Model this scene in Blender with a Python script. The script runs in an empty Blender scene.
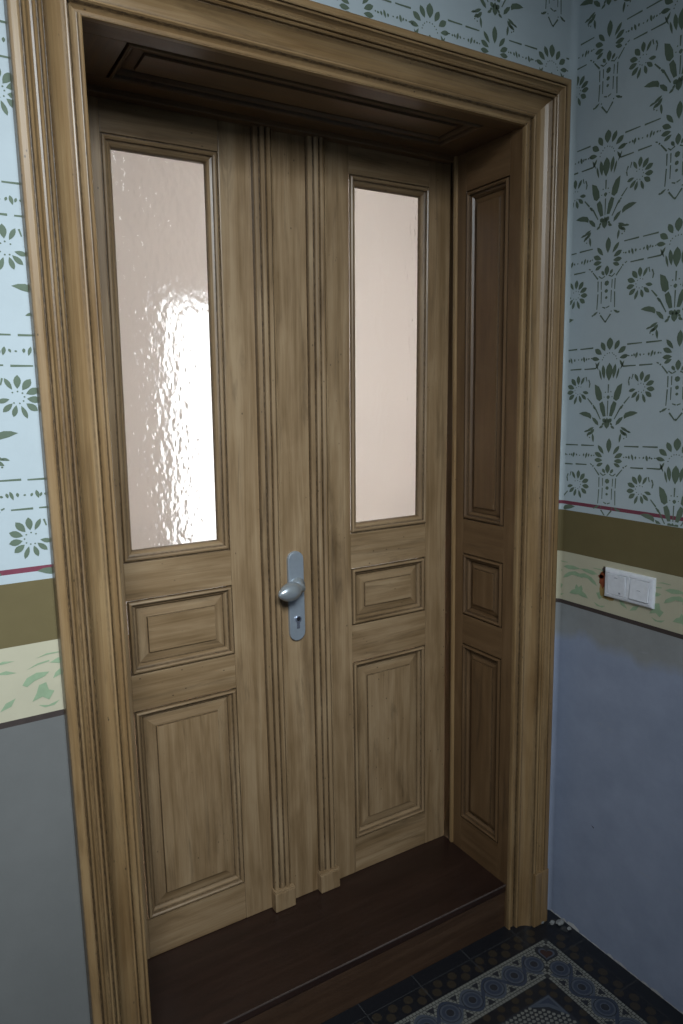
import bpy, bmesh, math, random
from mathutils import Vector
rnd = random.Random(11)
scn = bpy.context.scene
COL = scn.collection

# ------------------------------------------------------------------ sizes
XB = 1.158          # right hand wall plane
D = 0.280           # door face behind wall plane y = 0
HO = 2.112          # clear height of the lined opening
ZS = 0.133          # top of the step
R1, OLV, CRM, DRK = 1.206, 1.1857, 1.0736, 0.9355

# ------------------------------------------------------------------ materials
def new_mat(name):
    m = bpy.data.materials.new(name); m.use_nodes = True
    nt = m.node_tree; nt.nodes.clear()
    out = nt.nodes.new('ShaderNodeOutputMaterial')
    return m, nt, out
def N(nt, t, **kw):
    n = nt.nodes.new(t)
    for k, v in kw.items():
        if k in n.inputs: n.inputs[k].default_value = v
        else: setattr(n, k, v)
    return n
def L(nt, a, b): nt.links.new(a, b)
def math_(nt, op, a, b=None, clamp=False):
    n = nt.nodes.new('ShaderNodeMath'); n.operation = op; n.use_clamp = clamp
    for i, x in enumerate((a, b)):
        if x is None: continue
        if isinstance(x, (int, float)): n.inputs[i].default_value = x
        else: L(nt, x, n.inputs[i])
    return n.outputs[0]
def mixc(nt, fac, a, b, blend='MIX'):
    n = nt.nodes.new('ShaderNodeMix'); n.data_type = 'RGBA'; n.blend_type = blend
    for s, x in ((n.inputs['Factor'], fac), (n.inputs['A'], a), (n.inputs['B'], b)):
        if isinstance(x, (int, float)): s.default_value = x
        elif isinstance(x, tuple): s.default_value = (*x, 1) if len(x) == 3 else x
        else: L(nt, x, s)
    return n.outputs['Result']
def ramp(nt, fac, stops):
    n = nt.nodes.new('ShaderNodeValToRGB'); r = n.color_ramp
    while len(r.elements) < len(stops): r.elements.new(0.5)
    for e, (p, c) in zip(r.elements, stops):
        e.position = p; e.color = (*c, 1) if isinstance(c, tuple) else (c, c, c, 1)
    L(nt, fac, n.inputs[0]); return n.outputs[0]
def maprange(nt, x, a, b, c=0.0, d=1.0):
    n = nt.nodes.new('ShaderNodeMapRange'); L(nt, x, n.inputs[0])
    for i, v in enumerate((a, b, c, d)): n.inputs[i+1].default_value = v
    return n.outputs[0]
def noise(nt, vec, scale, detail=3.0, rough=0.5, dist=0.0):
    n = nt.nodes.new('ShaderNodeTexNoise'); n.inputs['Scale'].default_value = scale
    n.inputs['Detail'].default_value = detail; n.inputs['Roughness'].default_value = rough
    n.inputs['Distortion'].default_value = dist
    L(nt, vec, n.inputs['Vector']); return n.outputs['Fac']
def scaled(nt, vec, s):
    n = nt.nodes.new('ShaderNodeVectorMath'); n.operation = 'MULTIPLY'
    L(nt, vec, n.inputs[0]); n.inputs[1].default_value = s; return n.outputs[0]

def wood(name, lo, mid, hi, grime_shade=(0.035, 0.021, 0.011), rough=0.40, streak=1.0, coat=0.14, spots=True):
    m, nt, out = new_mat(name)
    uv = N(nt, 'ShaderNodeUVMap').outputs['UV']
    g1 = noise(nt, scaled(nt, uv, (2.2, 48, 1)), 1.0, 4, 0.6, 0.6)
    g2 = noise(nt, scaled(nt, uv, (9, 330, 1)), 1.0, 2, 0.5)
    g3 = noise(nt, scaled(nt, uv, (5, 14, 1)), 1.0, 3, 0.55, 0.4)
    f = math_(nt, 'ADD', math_(nt, 'MULTIPLY', g1, 0.50), math_(nt, 'MULTIPLY', g3, 0.36))
    f = math_(nt, 'ADD', f, math_(nt, 'MULTIPLY', g2, 0.14))
    f = math_(nt, 'ADD', math_(nt, 'MULTIPLY', math_(nt, 'SUBTRACT', f, 0.5), streak), 0.5)
    c = ramp(nt, f, [(0.30, lo), (0.5, mid), (0.68, hi)])
    # rubbed-in dark glaze: patches; grooves darkened by dirt and painted-in crevice shade
    gl = noise(nt, scaled(nt, uv, (3.0, 24, 1)), 1.0, 5, 0.65, 0.8)
    glf = maprange(nt, gl, 0.55, 0.76, 0.0, 0.55)
    c = mixc(nt, glf, c, grime_shade)
    at = N(nt, 'ShaderNodeAttribute', attribute_name='wear_shade').outputs['Fac']
    wn = noise(nt, scaled(nt, uv, (85, 330, 1)), 1.0, 4, 0.75)
    wf = math_(nt, 'MULTIPLY', at, maprange(nt, wn, 0.38, 0.60, 0.38, 0.97))
    c = mixc(nt, wf, c, grime_shade)
    if spots:
        v = N(nt, 'ShaderNodeTexVoronoi', Scale=1.0); L(nt, scaled(nt, uv, (38, 62, 1)), v.inputs['Vector'])
        sp = maprange(nt, v.outputs['Distance'], 0.05, 0.12, 0.85, 0.0)
        sp = math_(nt, 'MULTIPLY', sp, maprange(nt, noise(nt, uv, 7.0, 2), 0.53, 0.59))
        c = mixc(nt, sp, c, grime_shade)
    b = N(nt, 'ShaderNodeBsdfPrincipled'); L(nt, c, b.inputs['Base Color'])
    L(nt, maprange(nt, g1, 0.3, 0.7, rough-0.06, rough+0.10), b.inputs['Roughness'])
    b.inputs['Coat Weight'].default_value = coat; b.inputs['Coat Roughness'].default_value = 0.22
    bp = N(nt, 'ShaderNodeBump', Strength=0.25, Distance=0.0012)
    hh = math_(nt, 'ADD', math_(nt, 'MULTIPLY', g1, 0.5), math_(nt, 'ADD', math_(nt, 'MULTIPLY', g2, 0.2), math_(nt, 'MULTIPLY', wn, 0.35)))
    L(nt, hh, bp.inputs['Height']); L(nt, bp.outputs[0], b.inputs['Normal'])
    L(nt, b.outputs[0], out.inputs[0]); return m

def paint(name, col, var=0.06, rough=0.75, scale=14.0, bump=0.12):
    m, nt, out = new_mat(name)
    p = N(nt, 'ShaderNodeNewGeometry').outputs['Position']
    n1 = noise(nt, p, scale, 4, 0.6); n2 = noise(nt, p, 3.0, 3, 0.5)
    f = math_(nt, 'ADD', math_(nt, 'MULTIPLY', n1, 0.5), math_(nt, 'MULTIPLY', n2, 0.5))
    lo = tuple(x*(1-var) for x in col); hi = tuple(min(1, x*(1+var)) for x in col)
    c = ramp(nt, f, [(0.35, lo), (0.65, hi)])
    b = N(nt, 'ShaderNodeBsdfPrincipled', Roughness=rough); L(nt, c, b.inputs['Base Color'])
    b.inputs['Specular IOR Level'].default_value = 0.3
    if bump:
        bp = N(nt, 'ShaderNodeBump', Strength=bump, Distance=0.003)
        L(nt, math_(nt, 'ADD', noise(nt, p, 60, 4, 0.6), math_(nt, 'MULTIPLY', noise(nt, p, 9, 2), 1.5)), bp.inputs['Height'])
        L(nt, bp.outputs[0], b.inputs['Normal'])
    L(nt, b.outputs[0], out.inputs[0]); return m

def flat(name, col, rough=0.6, metal=0.0, spec=0.5):
    m, nt, out = new_mat(name)
    p = N(nt, 'ShaderNodeNewGeometry').outputs['Position']
    c = mixc(nt, noise(nt, p, 90, 3), tuple(x*0.88 for x in col), tuple(min(1, x*1.1) for x in col))
    b = N(nt, 'ShaderNodeBsdfPrincipled', Roughness=rough, Metallic=metal); L(nt, c, b.inputs['Base Color'])
    b.inputs['Specular IOR Level'].default_value = spec
    L(nt, b.outputs[0], out.inputs[0]); return m

def dado_mat(name):
    # two coats: bare grey at the top, a bluish repainted area with a ragged brushed edge below
    m, nt, out = new_mat(name)
    p = N(nt, 'ShaderNodeNewGeometry').outputs['Position']
    sx = N(nt, 'ShaderNodeSeparateXYZ'); L(nt, p, sx.inputs[0])
    edge = math_(nt, 'ADD', sx.outputs['Z'], math_(nt, 'MULTIPLY', math_(nt, 'SUBTRACT', noise(nt, scaled(nt, p, (12, 12, 3)), 1.0, 3, 0.6), 0.5), 0.07))
    f = maprange(nt, edge, 0.835, 0.865, 1.0, 0.0)
    n1 = noise(nt, p, 11, 5, 0.6)
    a = ramp(nt, n1, [(0.35, (0.265, 0.272, 0.268)), (0.65, (0.31, 0.318, 0.316))])
    bcol = ramp(nt, n1, [(0.3, (0.275, 0.315, 0.41)), (0.7, (0.33, 0.37, 0.475))])
    c = mixc(nt, f, a, bcol)
    sc = noise(nt, scaled(nt, p, (30, 9, 45)), 1.0, 4, 0.7)
    c = mixc(nt, maprange(nt, sc, 0.64, 0.72, 0, 0.35), c, (0.36, 0.37, 0.40))
    b = N(nt, 'ShaderNodeBsdfPrincipled', Roughness=0.6); L(nt, c, b.inputs['Base Color'])
    b.inputs['Specular IOR Level'].default_value = 0.35
    bp = N(nt, 'ShaderNodeBump', Strength=0.2, Distance=0.004)
    L(nt, math_(nt, 'ADD', noise(nt, p, 8, 3), math_(nt, 'MULTIPLY', sc, 0.3)), bp.inputs['Height']); L(nt, bp.outputs[0], b.inputs['Normal'])
    L(nt, b.outputs[0], out.inputs[0]); return m

def glass_mat(name, cell, strength, rough, amp):
    m, nt, out = new_mat(name)
    p = N(nt, 'ShaderNodeNewGeometry').outputs['Position']
    q = scaled(nt, p, (1, 1, 0.62))
    v = N(nt, 'ShaderNodeTexVoronoi', Scale=cell); v.feature = 'SMOOTH_F1'; v.inputs['Smoothness'].default_value = 1.0
    wob = N(nt, 'ShaderNodeTexNoise', Scale=38.0); L(nt, q, wob.inputs['Vector'])
    add = N(nt, 'ShaderNodeVectorMath'); add.operation = 'MULTIPLY_ADD'
    L(nt, wob.outputs['Color'], add.inputs[0]); add.inputs[1].default_value = (0.012,)*3; L(nt, q, add.inputs[2])
    L(nt, add.outputs[0], v.inputs['Vector'])
    h = math_(nt, 'ADD', v.outputs['Distance'], math_(nt, 'MULTIPLY', noise(nt, q, cell*0.45, 2), 1.1))
    bp = N(nt, 'ShaderNodeBump', Strength=strength, Distance=amp); L(nt, h, bp.inputs['Height'])
    b = N(nt, 'ShaderNodeBsdfPrincipled', Roughness=rough, IOR=1.46)
    b.inputs['Base Color'].default_value = (0.96, 0.965, 0.96, 1)
    b.inputs['Transmission Weight'].default_value = 1.0
    L(nt, bp.outputs[0], b.inputs['Normal'])
    L(nt, b.outputs[0], out.inputs[0]); return m

def emit(name, col, s):
    m, nt, out = new_mat(name)
    e = N(nt, 'ShaderNodeEmission', Strength=s); e.inputs[0].default_value = (*col, 1)
    L(nt, e.outputs[0], out.inputs[0]); return m

WOOD = wood('oiled_pine', (0.180, 0.110, 0.050), (0.282, 0.184, 0.095), (0.370, 0.256, 0.142), streak=1.35)
WOODC = wood('oiled_pine_casing', (0.180, 0.102, 0.040), (0.275, 0.170, 0.076), (0.350, 0.232, 0.112), rough=0.38, streak=1.3)
WOODJ = wood('dark_brown_pine', (0.085, 0.045, 0.019), (0.140, 0.078, 0.034), (0.195, 0.115, 0.054), rough=0.42, coat=0.07, spots=False)  # lining wood, a darker and redder brown than the doors
WOODS = wood('dark_step_wood', (0.014, 0.0062, 0.0046), (0.023, 0.010, 0.007), (0.034, 0.015, 0.0095), grime_shade=(0.012, 0.006, 0.005), rough=0.38, coat=0.1, spots=False)
WOODR = wood('riser_wood', (0.040, 0.020, 0.011), (0.066, 0.034, 0.018), (0.092, 0.049, 0.026), grime_shade=(0.02, 0.012, 0.008), rough=0.45, coat=0.05, spots=False)
WOODE = wood('pale_edge_wood', (0.04, 0.026, 0.02), (0.08, 0.06, 0.052), (0.13, 0.105, 0.095), rough=0.4, coat=0.1, spots=False)
WALLP = paint('pale_blue_wall_paint', (0.47, 0.535, 0.555), 0.04)
STEN = paint('green_stencil_paint', (0.125, 0.165, 0.115), 0.14, 0.7, 40)
REDL = paint('dark_red_line_paint', (0.20, 0.050, 0.075), 0.15, 0.7, 60)
OLVP = paint('olive_band_paint', (0.155, 0.122, 0.055), 0.07, 0.55)
CRMP = paint('cream_band_paint', (0.52, 0.48, 0.345), 0.05)
LEAFP = paint('pale_green_leaf_paint', (0.30, 0.40, 0.25), 0.14, 0.75, 50)
LINP = paint('dark_brown_line_paint', (0.060, 0.045, 0.040), 0.15, 0.7, 60)
DADO = dado_mat('grey_blue_dado_paint')
DADOG = paint('grey_dado_paint', (0.165, 0.166, 0.158), 0.06, 0.65)
RUST = paint('rust_stain', (0.22, 0.055, 0.022), 0.5, 0.8, 70, 0)
OCHR = paint('ochre_plaster', (0.30, 0.20, 0.07), 0.4, 0.8, 60, 0)
PLAST = paint('old_plaster', (0.55, 0.54, 0.52), 0.2, 0.9, 70)
METAL = flat('satin_steel', (0.42, 0.47, 0.52), 0.36, 0.55)
METALK = flat('satin_knob_steel', (0.44, 0.48, 0.50), 0.30, 0.6)
BLACK = flat('keyhole_black', (0.012, 0.012, 0.016), 0.5)
SILV = flat('cylinder_brass', (0.60, 0.63, 0.72), 0.25, 0.9)
WHITE = flat('white_plastic', (0.80, 0.81, 0.84), 0.32)
MARK = flat('grey_print', (0.30, 0.31, 0.35), 0.6)
GLASS1 = glass_mat('hammered_glass', 95.0, 1.0, 0.11, 0.0012)
GLASS2 = glass_mat('obscure_glass', 120.0, 1.0, 0.12, 0.0005)

# ------------------------------------------------------------------ mesh builder
class MB:
    def __init__(s): s.v = []; s.f = []; s.m = []; s.uv = []; s.w = []
    def vert(s, p, w=0.0): s.v.append(tuple(p)); s.w.append(w); return len(s.v)-1
    def face(s, idx, mat=0, uvs=None): s.f.append(list(idx)); s.m.append(mat); s.uv.append(uvs)
    def quad(s, pts, mat=0, uvs=None, w=(0, 0, 0, 0)):
        s.face([s.vert(p, ww) for p, ww in zip(pts, w)], mat, uvs)
    def poly(s, pts, mat=0): s.face([s.vert(p) for p in pts], mat, None)
    def box(s, x0, x1, y0, y1, z0, z1, mat=0, axis=None, bev=0.0, wear_shade=0.0):
        """a bar whose grain runs along `axis` ('x','y','z'), edges chamfered by bev"""
        ou, ov = rnd.uniform(0, 50), rnd.uniform(0, 50)
        bm = bmesh.new()
        bmesh.ops.create_cube(bm, size=1)
        for v in bm.verts:
            v.co = Vector((x0+(v.co.x+.5)*(x1-x0), y0+(v.co.y+.5)*(y1-y0), z0+(v.co.z+.5)*(z1-z0)))
        if bev: bmesh.ops.bevel(bm, geom=list(bm.edges), offset=bev, segments=2, profile=0.6, affect='EDGES')
        ax = {'x': 0, 'y': 1, 'z': 2}[axis or 'z']
        base = len(s.v)
        for v in bm.verts:
            s.v.append(tuple(v.co)); s.w.append(0.0)
        bm.verts.index_update()
        for f in bm.faces:
            n = f.normal; k = max(range(3), key=lambda i: abs(n[i]))
            o = [i for i in range(3) if i != ax]
            vax = o[0] if o[0] != k else o[1]
            s.f.append([base+v.index for v in f.verts]); s.m.append(mat)
            s.uv.append([(v.co[ax]+ou, v.co[vax]+ov+(0 if k != ax else 3)) for v in f.verts])
        bm.free()
    def sweep(s, rect, prof, M, sides='LRTB', mat=0, sgn=1, open_bottom=None, topk=1.0):
        """mitred moulding round a rectangle; prof = [(u, d, wear)], u from the rectangle inward (sgn=1) or outward (-1)"""
        a0, b0, a1, b1 = rect
        for sd in sides:
            ou, ov = rnd.uniform(0, 50), rnd.uniform(0, 50)
            rows = []; acc = 0; pu = None
            for (u, d, w) in prof:
                if pu is not None: acc += math.hypot(u-pu[0], d-pu[1])
                pu = (u, d); t = u*sgn
                A0, B0, A1, B1 = a0+t, (open_bottom if open_bottom is not None else b0+t), a1-t, b1-t*topk
                e = {'L': ((A0, B0), (A0, B1)), 'R': ((A1, B0), (A1, B1)), 'T': ((A0, B1), (A1, B1)), 'B': ((A0, B0), (A1, B0))}[sd]
                i = 1 if sd in 'LR' else 0
                rows.append([(s.vert(M(p[0], p[1], d), w), (p[i]+ou, acc+ov)) for p in e])
            for r, q in zip(rows, rows[1:]):
                s.face([r[0][0], r[1][0], q[1][0], q[0][0]], mat, [r[0][1], r[1][1], q[1][1], q[0][1]])
    def rect(s, a0, b0, a1, b1, d, M, mat=0, along='b'):
        ou, ov = rnd.uniform(0, 50), rnd.uniform(0, 50)
        c = [(a0, b0), (a1, b0), (a1, b1), (a0, b1)]
        s.quad([M(a, b, d) for a, b in c], mat, [((b+ou, a+ov) if along == 'b' else (a+ou, b+ov)) for a, b in c])
    def build(s, name, mats, parent=None, smooth=False, fix=True, xf=None, hint=None):
        me = bpy.data.meshes.new(name)
        vs = [tuple(xf(*p)) for p in s.v] if xf else s.v
        me.from_pydata(vs, [], s.f)
        for m in (mats if isinstance(mats, (list, tuple)) else [mats]): me.materials.append(m)
        at = me.attributes.new('wear_shade', 'FLOAT', 'POINT'); at.data.foreach_set('value', s.w)
        ul = me.uv_layers.new(name='UVMap'); li = 0
        for f, uvs in zip(s.f, s.uv):
            for k in range(len(f)):
                if uvs: ul.data[li].uv = uvs[k]
                else:
                    p = vs[f[k]]; ul.data[li].uv = (p[2], p[0]+p[1])
                li += 1
        for p, mi in zip(me.polygons, s.m): p.material_index = mi; p.use_smooth = smooth
        if hint is not None:
            fl = [p.index for p in me.polygons if p.normal.dot(Vector(hint)) < -1e-4]
            if fl:
                bm = bmesh.new(); bm.from_mesh(me); bm.faces.ensure_lookup_table()
                bmesh.ops.reverse_faces(bm, faces=[bm.faces[i] for i in fl]); bm.to_mesh(me); bm.free()
        elif fix:
            bm = bmesh.new(); bm.from_mesh(me); bmesh.ops.recalc_face_normals(bm, faces=bm.faces); bm.to_mesh(me); bm.free()
        me.update()
        o = bpy.data.objects.new(name, me); COL.objects.link(o)
        if parent: o.parent = parent
        return o

def tag(o, label, cat, group=None, kind=None):
    o['label'] = label; o['category'] = cat
    if group: o['group'] = group
    if kind: o['kind'] = kind
    return o
def empty(name, label, cat, loc=(0, 0, 0), group=None, kind=None):
    o = bpy.data.objects.new(name, None); COL.objects.link(o); o.location = loc; o.empty_display_size = 0.1
    return tag(o, label, cat, group, kind)

MW = lambda a, b, d: (a, d, b)                     # wall plane
MD = lambda a, b, d: (a, D+d, b)                   # door plane
MR = lambda a, b, d: (1.0+d, a, b)                 # right reveal (a = y)
ML = lambda a, b, d: (-d, a, b)                    # left reveal
MS = lambda a, b, d: (a, b, HO+d)                  # soffit (b = y)

# ------------------------------------------------------------------ stencil motif (metres; origin: flower axis on the upper dashed line)
SX, SZ = 0.000555, 0.000520
def px(x, y): return ((x-248)*SX, (116-y)*SZ)
def lens(cx, cy, ang, ln, wd, n=5, tip=1.0):
    """a pointed petal centred at cx,cy; ang in degrees from straight up, clockwise"""
    ln *= 1.10; wd *= 1.32
    a = math.radians(ang); dx, dy = math.sin(a), -math.cos(a); nx, ny = -dy, dx
    pts = []
    for i in range(n+1):
        t = i/n; w = wd/2*math.sin(math.pi*t**1.15)**0.75 if 0 < t < 1 else 0
        pts.append((t, w))
    L_ = [(cx+dx*(t-.5)*ln+nx*w, cy+dy*(t-.5)*ln+ny*w) for t, w in pts]
    R_ = [(cx+dx*(t-.5)*ln-nx*w, cy+dy*(t-.5)*ln-ny*w) for t, w in pts[1:-1]]
    return L_+R_[::-1]
def dot(cx, cy, r):
    r *= 1.15; return [(cx+r*math.cos(k*math.pi/3+.3), cy+r*math.sin(k*math.pi/3+.3)) for k in range(6)]
def bar(x0, y0, x1, y1, w):
    l = math.hypot(x1-x0, y1-y0); w *= 1.2; nx, ny = -(y1-y0)/l*w/2, (x1-x0)/l*w/2
    return [(x0+nx, y0+ny), (x1+nx*.7, y1+ny*.7), (x1-nx*.7, y1-ny*.7), (x0-nx, y0-ny)]
def mir(p): return [(496-x, y) for x, y in p]
def motif():
    P = []
    both = lambda p: P.extend((p, mir(p)))
    # flower head
    P.append(lens(248, 103, 0, 52, 26))
    for ang, r, ln, wd in ((27, 76, 44, 18), (54, 76, 42, 19), (79, 74, 40, 15)):
        a = math.radians(ang); both(lens(248+r*math.sin(a), 182-r*math.cos(a), ang, ln, wd))
    both(lens(310, 198, 150, 36, 9)); 
    for k in range(9):
        a = math.radians(-80+20*k); P.append(dot(248+37*math.sin(a), 182-37*math.cos(a), 2.6))
    # calyx
    P.append(lens(248, 232, 0, 76, 27)); both(lens(276, 230, 8, 62, 15)); both(lens(293, 243, 14, 50, 8))
    both(lens(314, 205, 25, 40, 6))
    # stem
    P.append(bar(249, 288, 249, 328, 6)); P.append(lens(248, 350, 0, 18, 13)); P.append(bar(248, 366, 248, 438, 5))
    both(dot(262, 325, 3)); both(dot(268, 347, 2.5))
    # leaves
    both([(320, 288), (316, 330), (307, 358), (292, 368), (277, 357), (281, 328), (296, 300)])
    both([(294, 378), (277, 368), (264, 392), (257, 438), (272, 440), (287, 408)])
    both([(404, 424), (378, 436), (352, 443), (336, 451), (333, 437), (341, 424), (365, 416), (385, 417)])
    both([(331, 440), (326, 455), (311, 472), (294, 480), (297, 462), (312, 446)])
    both(bar(312, 402, 284, 452, 6)); both(lens(318, 398, 40, 22, 9))
    both(bar(330, 380, 357, 350, 6)); both(dot(326, 388, 4))
    # foot of the plant
    P.append(lens(248, 470, 180, 48, 22)); both(lens(262, 458, 50, 24, 15)); both(lens(278, 488, -60, 22, 9)); both(lens(270, 474, -40, 16, 8))
    # side daisies
    for ang, ln, wd in ((-28, 38, 11), (4, 40, 16), (36, 40, 17), (68, 38, 17), (98, 36, 17), (128, 36, 16), (160, 40, 11), (196, 36, 12), (226, 36, 13), (256, 32, 12)):
        a = math.radians(ang); rr = 50 if ang < 170 else 45
        both(lens(411+(rr-3)*math.sin(a), 312-rr*math.cos(a), ang, ln, wd))
    both(bar(356, 262, 349, 280, 6)); both(bar(349, 280, 353, 300, 6)); both(bar(372, 250, 366, 272, 5))
    for k in range(7):
        a = math.radians(-40+42*k); both(dot(411+20*math.sin(a), 312-20*math.cos(a), 2.4))
    # tassels
    for (x, y, g, l, w) in ((340, 500, -62, 44, 10), (330, 512, -42, 36, 12), (320, 540, 8, 40, 9), (345, 520, -55, 26, 10), (362, 508, -70, 22, 7)):
        both(lens(x, y, g, l, w))
    both(dot(352, 532, 3)); both(dot(340, 540, 3))
    # dashed rails with little marks, flower to palmette
    for y0, x0, x1 in ((116, 336, 516), (212, 318, 480)):
        n = 2
        for side in (1, -1):
            for k in range(n):
                s0 = x0+(x1-x0)*k/n; s1 = s0+(x1-x0)/n-18
                b_ = bar(s0, y0, s1, y0, 6); P.append(b_ if side == 1 else mir(b_))
    for x, w, h in ((345, 4, 6), (360, 5, 8), (384, 7, 26), (372, 4, 14), (400, 4, 12), (418, 4, 6), (440, 5, 14), (456, 6, 28), (470, 5, 16), (486, 6, 8)):
        both(lens(x, 166, (x*7 % 50)-25, h, w+2))
    both(dot(330, 168, 3)); both(dot(498, 166, 3))
    # palmette with its bell, half a repeat to the right (x = 578) of the flower
    cx = 578
    Q = [lens(cx, 114, 0, 64, 21)]
    qb = lambda p: Q.extend((p, [(2*cx-x, y) for x, y in p]))
    for ang, r, ln, wd in ((38, 66, 48, 14), (64, 58, 42, 17), (90, 52, 40, 16), (114, 50, 34, 13)):
        a = math.radians(ang); qb(lens(cx+r*math.sin(a), 186-r*math.cos(a), ang, ln, wd))
    Q.append(lens(cx, 226, 0, 42, 19))
    qb(lens(cx+22, 236, 35, 24, 11)); qb(bar(cx+10, 250, cx+26, 258, 5)); qb(bar(cx+26, 258, cx+42, 246, 5))
    qb(bar(cx+46, 258, cx+74, 224, 6)); qb(dot(cx+80, 216, 4)); qb(bar(cx+88, 210, cx+98, 205, 5))
    qb(bar(cx+44, 268, cx+43, 316, 5)); qb(bar(cx+43, 326, cx+46, 396, 5)); qb(bar(cx+27, 270, cx+26, 308, 4.5)); qb(bar(cx+26, 318, cx+26, 372, 4.5))
    Q.append(dot(cx, 284, 11)); Q.append(dot(cx, 318, 8)); Q.append(dot(cx, 346, 6)); qb(bar(cx+2, 394, cx+18, 388, 5))
    qb(lens(cx+54, 414, 120, 30, 8)); qb(dot(cx+68, 420, 4)); qb(bar(cx+28, 424, cx+3, 456, 6.5)); Q.append(dot(cx, 456, 5)); qb(dot(cx+30, 412, 3))
    P.extend(Q)
    return [[px(x, y) for x, y in p] for p in P]
MOTIF = motif()
PER, PITCH = 0.366, 0.2395

def clip(poly, axis, val, keep_above):
    out = []; n = len(poly)
    ins = lambda p: (p[axis] >= val) if keep_above else (p[axis] <= val)
    for i in range(n):
        a, b = poly[i], poly[(i+1) % n]
        if ins(a): out.append(a)
        if ins(a) != ins(b):
            t = (val-a[axis])/(b[axis]-a[axis]); out.append((a[0]+t*(b[0]-a[0]), a[1]+t*(b[1]-a[1])))
    return out if len(out) >= 3 else None

def stencil(mb, rows, a_range, z_lo, z_hi, M, mat, skip=None, seed=1):
    r_ = random.Random(seed)
    for z, a0, tilt in rows:
        k0 = math.floor((a_range[0]-a0)/PER)-1; k1 = math.ceil((a_range[1]-a0)/PER)+1
        for k in range(k0, k1+1):
            ax = a0+k*PER
            for p in MOTIF:
                jx, jz = r_.uniform(-.0008, .0008), r_.uniform(-.0008, .0008)
                q = [(ax+x+jx, z+y+jz+tilt*(ax+x)) for x, y in p]
                for axis, val, up in ((0, a_range[0], True), (0, a_range[1], False), (1, z_lo, True), (1, z_hi, False)):
                    if q: q = clip(q, axis, val, up)
                if not q: continue
                if skip and skip(sum(x for x, _ in q)/len(q), sum(y for _, y in q)/len(q)): continue
                mb.poly([M(x, y, -0.0004) for x, y in q], mat)

def leaves(mb, a0, a1, M, mat, seed, skip=None):
    """soft acanthus strip in the cream band"""
    r_ = random.Random(seed); rep = 0.150; n0 = math.floor(a0/rep)-1
    zc = 1.004
    shapes = []
    def curl(cx, cz, a_0, a_1, rad, wd, n=9):
        o, i_ = [], []
        for k in range(n+1):
            t = k/n; a = math.radians(a_0+(a_1-a_0)*t); w = wd*(math.sin(math.pi*min(1, t*0.92+0.04))**0.8)
            o.append((cx+(rad+w/2)*math.cos(a), cz+(rad+w/2)*math.sin(a))); i_.append((cx+(rad-w/2)*math.cos(a), cz+(rad-w/2)*math.sin(a)))
        return o+i_[::-1]
    def pg(*p): shapes.append([((x-75)*0.00041, (745-y)*0.00039) for x, y in p])
    pg((118, 668), (150, 652), (200, 648), (256, 657), (215, 670), (160, 680))
    pg((128, 752), (140, 726), (175, 700), (225, 686), (275, 700), (285, 722), (250, 716), (200, 716), (165, 738))
    pg((0, 745), (20, 715), (60, 698), (112, 704), (92, 722), (50, 735), (18, 757))
    pg((62, 760), (92, 752), (100, 790), (122, 800), (98, 838), (72, 818), (30, 832), (50, 795))
    pg((184, 852), (205, 825), (245, 806), (280, 775), (290, 800), (282, 834), (235, 850))
    pg((60, 645), (105, 630), (158, 632), (158, 636), (105, 637))
    pg((15, 684), (60, 662), (110, 655), (108, 662), (60, 670))
    pg((50, 862), (90, 872), (138, 858), (115, 878), (75, 880))
    pg((-30, 800), (-50, 835), (-95, 850), (-70, 815)); pg((-20, 690), (-60, 672), (-105, 680), (-60, 690)); pg((-30, 640), (-75, 632), (-110, 646), (-70, 645))
    shapes = [[((-x if False else x), z) for x, z in p] for p in shapes]
    dd = 0
    for k in range(n0, math.ceil(a1/rep)+2):
        for p in shapes:
            j = (r_.uniform(-.003, .003), r_.uniform(-.003, .003))
            q = [(k*rep+(x if k % 2 else -x)+j[0], zc+z+j[1]) for x, z in p]
            for axis, val, up in ((0, a0, True), (0, a1, False), (1, 0.945, True), (1, 1.069, False)):
                if q: q = clip(q, axis, val, up)
            if q and not (skip and skip(sum(x for x, _ in q)/len(q), sum(y for _, y in q)/len(q))):
                dd = (dd+1) % 23; mb.poly([M(x, z, -0.0004-0.00002*dd) for x, z in q], mat)

BANDS = [(0.0, DRK-0.0055, 0), (DRK-0.0055, DRK+0.0055, 1), (DRK+0.0055, CRM, 2), (CRM, OLV, 3), (OLV, R1-0.0045, 4), (R1-0.0045, R1+0.0045, 5), (R1+0.0045, 3.15, 4)]
WMATS = [DADO, LINP, CRMP, OLVP, WALLP, REDL, STEN, LEAFP, RUST, OCHR, PLAST, DADOG]
RC = 0.016   # rounded corner

# ------------------------------------------------------------------ walls, floor, ceiling
X0, Y0, ZT = -1.35, -2.15, 3.15
w = MB()
for z0, z1, mi in BANDS:
    for a0, a1, lo, hi in ((X0, -0.06, 0, 9), (1.06, XB-RC, 0, 9), (-0.06, 1.06, 2.17, 9)):
        b0, b1 = max(z0, lo), min(z1, hi)
        if b1 > b0: w.quad([MW(a0, b0, 0), MW(a1, b0, 0), MW(a1, b1, 0), MW(a0, b1, 0)], 11 if mi == 0 and a0 == X0 else mi)
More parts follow.
